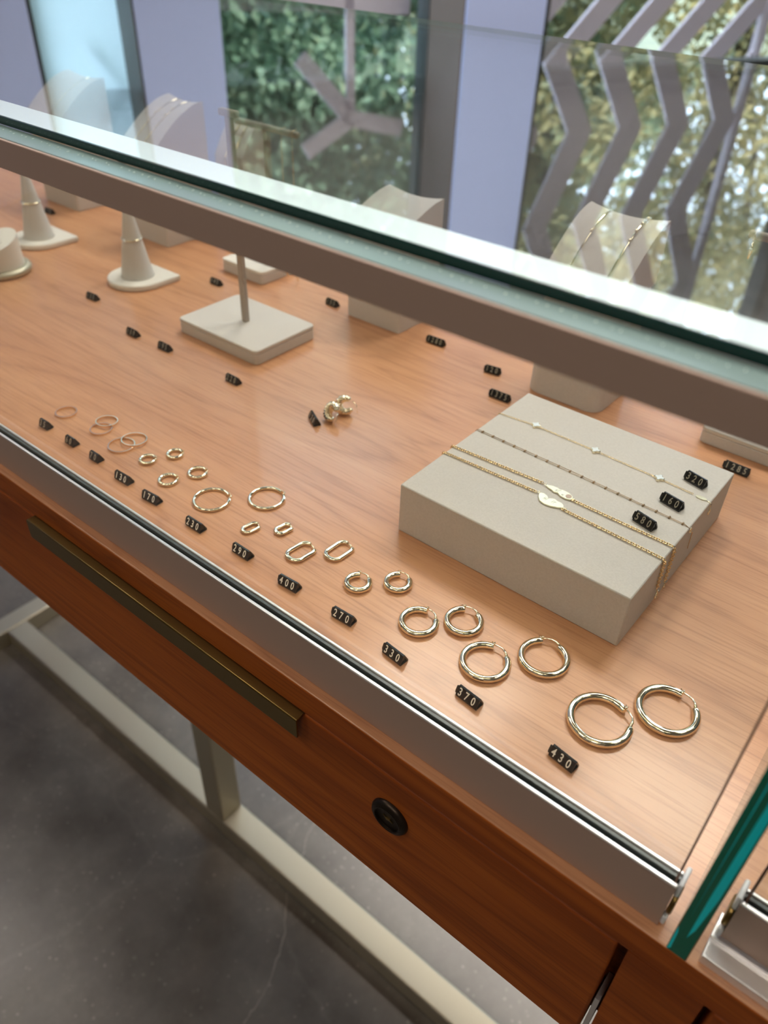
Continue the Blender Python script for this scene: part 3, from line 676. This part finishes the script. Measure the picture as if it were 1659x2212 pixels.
def wrap(y0, y1, x1, drop, end_y, lead=0.022):
    p = [(XL - 0.0007, y0, ZB - lead), (XL - 0.0007, y0, ZB + 0.0002), (XL + 0.001, y0, ZB + 0.0008)]
    p += [(x1, y1, ZB + 0.0008)]
    if drop: p += [(XR + 0.0008, y1 - 0.0002, ZB - 0.0006), (XR + 0.0008, end_y, ZB - drop)]
    return p
def clasp(parent, loc, R=0.0016):
    mb = MB(); mb.tube([(0, R * math.cos(a) , R * 1.3 * math.sin(a)) for a in [2 * PI * i / 14 for i in range(14)]], R * 0.28, 7, closed=True)
    mb.tube([(0, 0, R * 1.5), (0, 0, R * 2.4)], R * 0.35, 7)
    mb.build('clasp', M['gold'], parent, smooth=True, loc=loc)
# flower necklace
nf = empty('flower_necklace', (-0.16, 0.438, ZB), label='fine gold necklace with three pearl flower charms across the riser box', cat='necklace')
f0 = Vector(nf.location)
path_f = [(XL - 0.0004, 0.4375, ZB - 0.02), (XL - 0.0004, 0.4375, ZB), (-0.2360, 0.4378, ZB + 0.0006), (-0.2096, 0.4404, ZB + 0.0006), (-0.1631, 0.4397, ZB + 0.0006), (-0.1168, 0.4381, ZB + 0.0006), (-0.0925, 0.4367, ZB + 0.0006)]
link_chain([Vector(p) - f0 for p in path_f], 0.0013, 0.00055, 0.00016).build('chain', M['gold_soft'], nf, smooth=True)
for x, y in ((-0.2096, 0.4404), (-0.1631, 0.4397), (-0.1168, 0.4381)):
    pl = [((0.0028 + 0.0007 * math.cos(4 * a)) * math.cos(a), (0.0028 + 0.0007 * math.cos(4 * a)) * math.sin(a)) for a in [2 * PI * i / 48 for i in range(48)]]
    fl = MB().prism(pl, 0.0001, 0.0016).build('flower_charm', M['gold'], nf, loc=(x - f0.x, y - f0.y, 0))
    MB().prism([(a * 0.84, b * 0.84) for a, b in pl], 0.0016, 0.0019).build('pearl_inlay', M['stone'], fl)
tg = [(0.0035 * math.cos(a), 0.0014 * math.sin(a)) for a in [2 * PI * i / 24 for i in range(24)]]
MB().prism(tg, 0, 0.0005).build('oval_tag', M['gold_pend'], nf, loc=(-0.0880 - f0.x, 0.4362 - f0.y, 0.0003))
clasp(nf, (XR + 0.0012 - f0.x, 0.4345 - f0.y, -0.0060), 0.0013)
MB().tube([(-0.0848 - f0.x, 0.4360 - f0.y, 0.0005), (XR + 0.0008 - f0.x, 0.4355 - f0.y, -0.0002), (XR + 0.0010 - f0.x, 0.4345 - f0.y, -0.0030)], 0.0003, 6).build('jump_ring', M['gold'], nf, smooth=True)
# double bead necklace
nb = empty('bead_necklace', (-0.16, 0.406, ZB), label='double strand gold necklace with tiny evenly spaced beads across the riser box', cat='necklace')
f0 = Vector(nb.location)
def strand(off):
    return [(XL - 0.0003, 0.4088 + off, ZB - 0.02), (XL - 0.0003, 0.4088 + off, ZB), (-0.2360, 0.4085 + off, ZB + 0.0005), (-0.16, 0.4066 + off * 1.2, ZB + 0.0005), (-0.0850, 0.4032 + off * 0.6, ZB + 0.0005), (-0.0815, 0.4028, ZB - 0.0003)]
for of in (0.0008, -0.0008):
    MB().tube([Vector(p) - f0 for p in strand(of)], 0.00018, 6).build('chain', M['old_gold'], nb, smooth=True)
for i in range(18):
    x = -0.2335 + i * 0.00865; t = (x + 0.236) / 0.154; y = 0.4086 - 0.0020 * min(1, t * 2) - 0.0034 * max(0, t * 2 - 1)
    MB().tube([(0, -0.0010, 0), (0, 0.0010, 0)], 0.00065, 8).build('bead', M['old_gold'], nb, smooth=True, loc=(x - f0.x, y - f0.y, 0.0006))
mb = MB(); mb.tube([(0, 0.0012 * math.cos(a), 0.0017 * math.sin(a)) for a in [2 * PI * i / 14 for i in range(14)]], 0.0003, 7, closed=True)
mb.build('clasp', M['gold'], nb, smooth=True, loc=(XR + 0.0008 - f0.x, 0.4030 - f0.y, -0.0014))
MB().tube([(XR + 0.0010 - f0.x, 0.4040 - f0.y, -0.003), (XR + 0.0012 - f0.x, 0.4075 - f0.y, -0.0055), (XR + 0.0008 - f0.x, 0.4120 - f0.y, -0.0215)], 0.00028, 6).build('extender_chain', M['gold_soft'], nb, smooth=True)
# two rolo chains with split leaf pendants
def leaf_upper():
    return [(-0.0102, 0.0016), (-0.0068, 0.0030), (-0.0030, 0.0035), (-0.0012, 0.0026), (0.0006, 0.0036), (0.0046, 0.0034), (0.0082, 0.0018), (0.0098, -0.0006), (0.0090, -0.0026), (0.0060, -0.0034), (0.0022, -0.0030), (-0.0004, -0.0012), (-0.0030, -0.0020), (-0.0052, -0.0008), (-0.0078, -0.0004), (-0.0100, 0.0006)]
def leaf_lower():
    return [(-0.0098, 0.0032), (-0.0076, 0.0042), (-0.0046, 0.0032), (-0.0028, 0.0012), (-0.0010, 0.0030), (0.0008, 0.0036), (0.0030, 0.0026), (0.0056, 0.0028), (0.0078, 0.0016), (0.0092, -0.0006), (0.0062, -0.0028), (0.0020, -0.0046), (-0.0020, -0.0052), (-0.0060, -0.0040), (-0.0086, -0.0010), (-0.0098, 0.0018)]
def rolo(yl, yp0, yp1, yr, xa, xb, outline, label, cx, cy, dy, ey, ang):
    o = empty('leaf_necklace', (-0.16, yl, ZB), label=label, cat='necklace'); f = Vector(o.location)
    A = [(XL - 0.0006, yl, ZB - 0.02), (XL - 0.0006, yl, ZB + 0.0001), (XL + 0.0008, yl, ZB + 0.0009), (xa, yp0, ZB + 0.0009)]
    Bp = [(xb, yp1, ZB + 0.0009), (XR - 0.0008, yr, ZB + 0.0009), (XR + 0.0010, yr, ZB - 0.0004), (XR + 0.0010, ey, ZB - dy)]
    link_chain([Vector(p) - f for p in A], 0.00160, 0.00088, 0.00030).build('chain', M['gold_soft'], o, smooth=True)
    link_chain([Vector(p) - f for p in Bp], 0.00160, 0.00088, 0.00030).build('chain', M['gold_soft'], o, smooth=True)
    pe = MB().prism(outline, 0.0002, 0.0012).build('leaf_pendant', M['gold_pend'], o, bevel=0.0002, loc=(cx - f.x, cy - f.y, 0)); pe.rotation_euler = (0, 0, ang)
    for x in (-0.0102, 0.0098):
        q = MB().tube([(0.0009 * math.cos(a), 0.0009 * math.sin(a), 0) for a in [2 * PI * i / 12 for i in range(12)]], 0.0002, 6, closed=True)
        q.build('jump_ring', M['gold'], pe, smooth=True, loc=(x * 1.06, (outline[0][1] if x < 0 else -0.0008), 0.0009))
    return o, pe
o1, p1 = rolo(0.3797, 0.3832, 0.3795, 0.3788, -0.1690, -0.1475, leaf_upper(), 'gold link necklace with the upper wavy leaf pendant on the riser box', -0.1580, 0.3812, 0.029, 0.3803, 0)
o2, p2 = rolo(0.3697, 0.3722, 0.3672, 0.3647, -0.1680, -0.1478, leaf_lower(), 'gold link necklace with the lower leaf pendant, nearest the front of the box', -0.1572, 0.3695, 0.0255, 0.3674, -0.02)
clasp(o1, (XR + 0.0016 + 0.16, 0.3800 - 0.3797, -0.0300), 0.0014); clasp(o2, (XR + 0.0018 + 0.16, 0.3672 - 0.3697, -0.0285), 0.0018)
# engraved strokes on the pendants
def strokes(pe, segs, nm='engraving'):
    mb = MB()
    for (x0, y0, x1, y1) in segs: mb.tube([(x0, y0, 0.0012), (x1, y1, 0.0012)], 0.00010, 5)
    mb.build(nm, M['bronze_col'], pe)
strokes(p1, [(-0.0030, -0.0008, -0.0024, 0.0018), (-0.0022, -0.001, -0.0016, 0.0018), (-0.0029, 0.0005, -0.0018, 0.0004), (-0.0012, -0.0008, -0.0006, 0.0018), (-0.0006, 0.0018, 0.0004, 0.0018), (0.0022, -0.0020, 0.0028, -0.0004), (0.0030, -0.0022, 0.0036, -0.0004), (0.0022, -0.0012, 0.0034, -0.0014)])
MB().lathe([(0.0019, 0.0011), (0.0019, 0.00135), (0.0001, 0.00135)], 24).build('round_inset', M['alu'], p1, loc=(0.0066, -0.0002, 0))
strokes(p2, [(-0.0052, -0.0012, -0.0046, 0.0014), (-0.0044, -0.0016, -0.0036, 0.0012), (-0.0034, -0.0018, -0.0026, 0.0010), (-0.0048, 0.0, -0.0034, -0.0006), (0.0006, -0.0010, 0.0012, 0.0014), (0.0012, 0.0014, 0.0022, 0.0006), (0.0018, -0.0012, 0.0026, 0.0012), (0.0026, 0.0012, 0.0034, 0.0002)])

# ------------------------------------------------------------------ stands and pedestals
def rrect(x0, x1, y0, y1, r, n=6):
    p = []
    for cx, cy, a in ((x1 - r, y1 - r, 0), (x0 + r, y1 - r, 90), (x0 + r, y0 + r, 180), (x1 - r, y0 + r, 270)):
        for i in range(n + 1):
            t = math.radians(a + 90 * i / n); p.append((cx + r * math.cos(t), cy + r * math.sin(t)))
    return p
def tstand(x0, x1, y0, y1, px, py, zb, half, label, seam=True):
    cx, cy = (x0 + x1) / 2, (y0 + y1) / 2
    o = empty('earring_stand', (cx, cy, 0), label=label, cat='jewellery stand')
    rp = [(a - cx, b - cy) for a, b in rrect(x0, x1, y0, y1, 0.005)]
    MB().prism(rp, 0, 0.0098).build('base', M['suede'], o, bevel=0.0007)
    MB().prism([(a * 1.004, b * 1.004) for a, b in rp], 0.0101, 0.0135).build('base_cover', M['white_suede'] if not seam else M['suede'], o, bevel=0.0008)
    qx, qy = px - cx, py - cy
    MB().box(qx - 0.0030, qx + 0.0030, qy - 0.0024, qy + 0.0024, 0.0136, zb).build('post', M['post'], o, bevel=0.0006)
    MB().box(qx - half, qx + half, qy - 0.0030, qy + 0.0030, zb, zb + 0.0055).build('crossbar', M['post'], o, bevel=0.0015)
    return o
tstand(-0.5744, -0.4711, 0.417, 0.4925, -0.5231, 0.4545, 0.186, 0.010, 'beige T-shaped earring stand with square post, nearest the front')
tstand(-0.6592, -0.5965, 0.5450, 0.597, -0.6145, 0.580, 0.142, 0.044, 'small beige T-shaped earring stand behind the top rail, holding two drop earrings', False)
tstand(-0.1303, -0.0603, 0.5632, 0.636, -0.0955, 0.600, 0.145, 0.054, 'beige T-shaped earring stand at far right behind the riser box', False)
def drop(x, y, ztop, zbot, label):
    o = empty('drop_earring', (x, y, ztop), label=label, cat='earring', group='drop earrings')
    l_ = ztop - zbot
    MB().tube([(0, 0.003, -0.001), (0, 0.001, 0.0022), (0, -0.0045, 0.001), (0, -0.0050, -0.004), (0, -0.0045, -l_ + 0.012)], 0.00035, 6).build('chain', M['gold_soft'], o, smooth=True)
    MB().tube([(0, -0.0045, -l_ + 0.012), (0.0004, -0.0045, -l_ + 0.006), (0, -0.0045, -l_)], [0.0006, 0.0016, 0.0006], 8).build('bar_charm', M['gold'], o, smooth=True)
drop(-0.589, 0.580, 0.1475, 0.003, 'long gold drop earring hanging from the back stand, left of the two')
drop(-0.5745, 0.580, 0.1475, 0.0015, 'long gold drop earring hanging from the back stand, right of the two')
drop(-0.1440, 0.600, 0.1505, 0.132, 'short drop earring hanging at the left end of the far right stand')
def pedestal(x0, x1, y0, y1, zf, zb, label, rr=0.002):
    cx, cy = (x0 + x1) / 2, (y0 + y1) / 2
    o = empty('bracelet_pedestal', (cx, cy, 0), label=label, cat='jewellery stand')
    MB().prism([(a - cx, b - cy) for a, b in rrect(x0, x1, y0, y1, rr)], 0, zf - 0.012).build('block', M['suede'], o, bevel=0.0006)
    # curved ramp cushion: profile in y-z, saddle shaped across x
    b = MB(); nx, ny = 12, 14; Wd = (x1 - x0) / 2 - 0.0005; Dp = (y1 - y0) / 2 - 0.0005
    top = []
    for i in range(nx + 1):
        for j in range(ny + 1):
            u = -1 + 2 * i / nx; v = j / ny
            z = zf + (zb - zf) * math.sin(v * PI / 2) + 0.004 * (u * u) * (0.3 + 0.7 * v)
            top.append((u * Wd, -Dp + v * 2 * Dp, z))
    k = len(top); b.v = top + [(p[0], p[1], zf - 0.0118) for p in top]
    def id_(i, j, l_): return l_ * k + i * (ny + 1) + j
    for i in range(nx):
        for j in range(ny):
            b.f.append((id_(i, j, 0), id_(i + 1, j, 0), id_(i + 1, j + 1, 0), id_(i, j + 1, 0))); b.f.append((id_(i, j, 1), id_(i, j + 1, 1), id_(i + 1, j + 1, 1), id_(i + 1, j, 1)))
    for i in range(nx):
        for j in (0, ny): b.f.append((id_(i, j, 0), id_(i + 1, j, 0), id_(i + 1, j, 1), id_(i, j, 1)))
    for j in range(ny):
        for i in (0, nx): b.f.append((id_(i, j, 0), id_(i, j + 1, 0), id_(i, j + 1, 1), id_(i, j, 1)))
    b.mi = [0] * len(b.f)
    c = b.build('ramp_cushion', M['suede'], o, smooth=True); sharp(c, 0.7)
    return (cx, cy, Wd, Dp, zf, zb)
def bracelet(P_, u, label, r=0.0006, stones=3, mt='gold'):
    cx, cy, Wd, Dp, zf, zb = P_
    o = empty('bracelet', (cx + u * Wd, cy, zf), label=label, cat='bracelet')
    pts = [(0, -Dp - 0.0012, -0.010), (0, -Dp - 0.0012, 0)]
    for i in range(15):
        v = i / 14; pts.append((0, -Dp + 2 * Dp * v, (zb - zf) * math.sin(v * PI / 2) + 0.004 * u * u * (0.3 + 0.7 * v) + r * 1.15))
    pts += [(0, Dp + 0.0012, zb - zf - 0.012)]
    MB().tube(pts, r, 8).build('bracelet_wire', M[mt], o, smooth=True)
    for s in range(stones):
        q = Vector(pts[9 + s * 2]); MB().lathe([(0.0002, -0.0008), (0.0016, 0.0004), (0.0012, 0.0014), (0.0002, 0.0016)], 10).build('setting', M['gold'], o, smooth=True, loc=(q.x, q.y, q.z + 0.0006))
Pd = pedestal(-1.0058, -0.9326, 0.5510, 0.620, 0.105, 0.139, 'beige bracelet pedestal farthest left behind the ring cones')
bracelet(Pd, 0.3, 'thin gold bracelet on the pedestal farthest left', stones=1)
Pd = pedestal(-0.8118, -0.7534, 0.5478, 0.620, 0.105, 0.139, 'beige bracelet pedestal behind the nearer ring cone')
bracelet(Pd, -0.35, 'thin gold bracelet, left of two on the pedestal behind the nearer ring cone', stones=1); bracelet(Pd, 0.25, 'thin gold bracelet, right of two on the pedestal behind the nearer ring cone', stones=2)
Pd = pedestal(-0.758, -0.712, 0.632, 0.668, 0.085, 0.118, 'small beige bracelet cushion at the back edge of the case')
bracelet(Pd, -0.2, 'gold bracelet, left of two on the small back cushion', 0.0009, 0); bracelet(Pd, 0.35, 'gold bracelet, right of two on the small back cushion', 0.0009, 0)
Pd = pedestal(-0.4834, -0.4188, 0.5513, 0.612, 0.092, 0.108, 'square beige pedestal at the middle back with flat cushion')
Pd = pedestal(-0.2749, -0.2073, 0.5430, 0.606, 0.105, 0.138, 'beige bracelet pedestal with rounded corners behind the riser box', 0.012)
bracelet(Pd, -0.45, 'gold bracelet with one stone, left on the rounded pedestal', 0.0008, 1); bracelet(Pd, 0.5, 'gold bracelet with several stones, right on the rounded pedestal', 0.0010, 4)
def cone(x, y, label, lab2, ys=0.0305):
    o = empty('ring_cone', (x, y, 0), label=label, cat='ring stand')
    r = 0.0310; pl = [(r * math.cos(a), r * math.sin(a)) for a in [PI + PI * i / 24 for i in range(25)]]
    pl += [(r, ys), (-r, ys)]
    MB().prism(pl, 0, 0.0062).build('base_plate', M['white_suede'], o, bevel=0.0016, seg=3)
    prof = [(0.0172, 0.0063), (0.0165, 0.0075)] + [(0.0162 - 0.0120 * t, 0.0085 + 0.066 * t) for t in [i / 8 for i in range(9)]] + [(0.0028, 0.0768), (0.0005, 0.0775)]
    c = MB().lathe(prof, 40).build('cone', M['cone'], o, smooth=True)
    rg = empty('ring', (x, y, 0.045), label=lab2, cat='ring', group='gold rings on cones')
    rr = 0.0162 - 0.0120 * (0.045 - 0.0085) / 0.066 + 0.0007
    q = MB().tube([(rr * math.cos(a), rr * math.sin(a), 0) for a in [2 * PI * i / 40 for i in range(40)]], 0.0007, 8, closed=True).build('band', M['gold'], rg, smooth=True)
    MB().lathe([(0.0002, -0.001), (0.0018, 0.0004), (0.0013, 0.0014), (0.0002, 0.0016)], 10).build('stone', M['stone'], rg, loc=(rr * 0.25, -rr * 1.02, 0.0002)).rotation_euler = (PI / 2, 0, 0)
    return o
cone(-0.6995, 0.4655, 'white ring cone on a D-shaped base, nearer one', 'gold ring on the nearer white cone')
cone(-0.8740, 0.4600, 'white ring cone on a D-shaped base, farther left one', 'gold ring on the farther left white cone')
rh = empty('ring_holder', (-0.8235, 0.383, 0), label='round white ring holder with brass foot and slanted slotted top at left edge', cat='ring stand')
MB().lathe([(0.0285, 0), (0.0305, 0.0015), (0.0312, 0.004), (0.0300, 0.0065), (0.0270, 0.0078)], 48).build('brass_foot', M['brass_frame'], rh, smooth=True)
b = MB(); n = 48
b.v = [(0.0245 * math.cos(2 * PI * j / n), 0.0245 * math.sin(2 * PI * j / n), 0.0079) for j in range(n)]
b.v += [(0.0235 * math.cos(2 * PI * j / n), 0.0235 * math.sin(2 * PI * j / n), 0.0320 + 0.0075 * math.sin(2 * PI * j / n)) for j in range(n)]
b.f = [(j, (j + 1) % n, n + (j + 1) % n, n + j) for j in range(n)] + [tuple(reversed(range(n))), tuple(range(n, 2 * n))]; b.mi = [0] * len(b.f)
sharp(b.build('drum', M['white_suede'], rh, smooth=True), 0.5)
sl = MB().box(-0.0120, 0.0120, -0.0022, 0.0022, 0, 0.0016).build('ring_slot', M['white_suede'], rh, bevel=0.0007, loc=(0, 0, 0.0318)); sl.rotation_euler = (0.31, 0, 0.2)

# ------------------------------------------------------------------ put the floor at z = 0
for o in list(C.objects):
    if o.parent is None: o.location.z += TZ
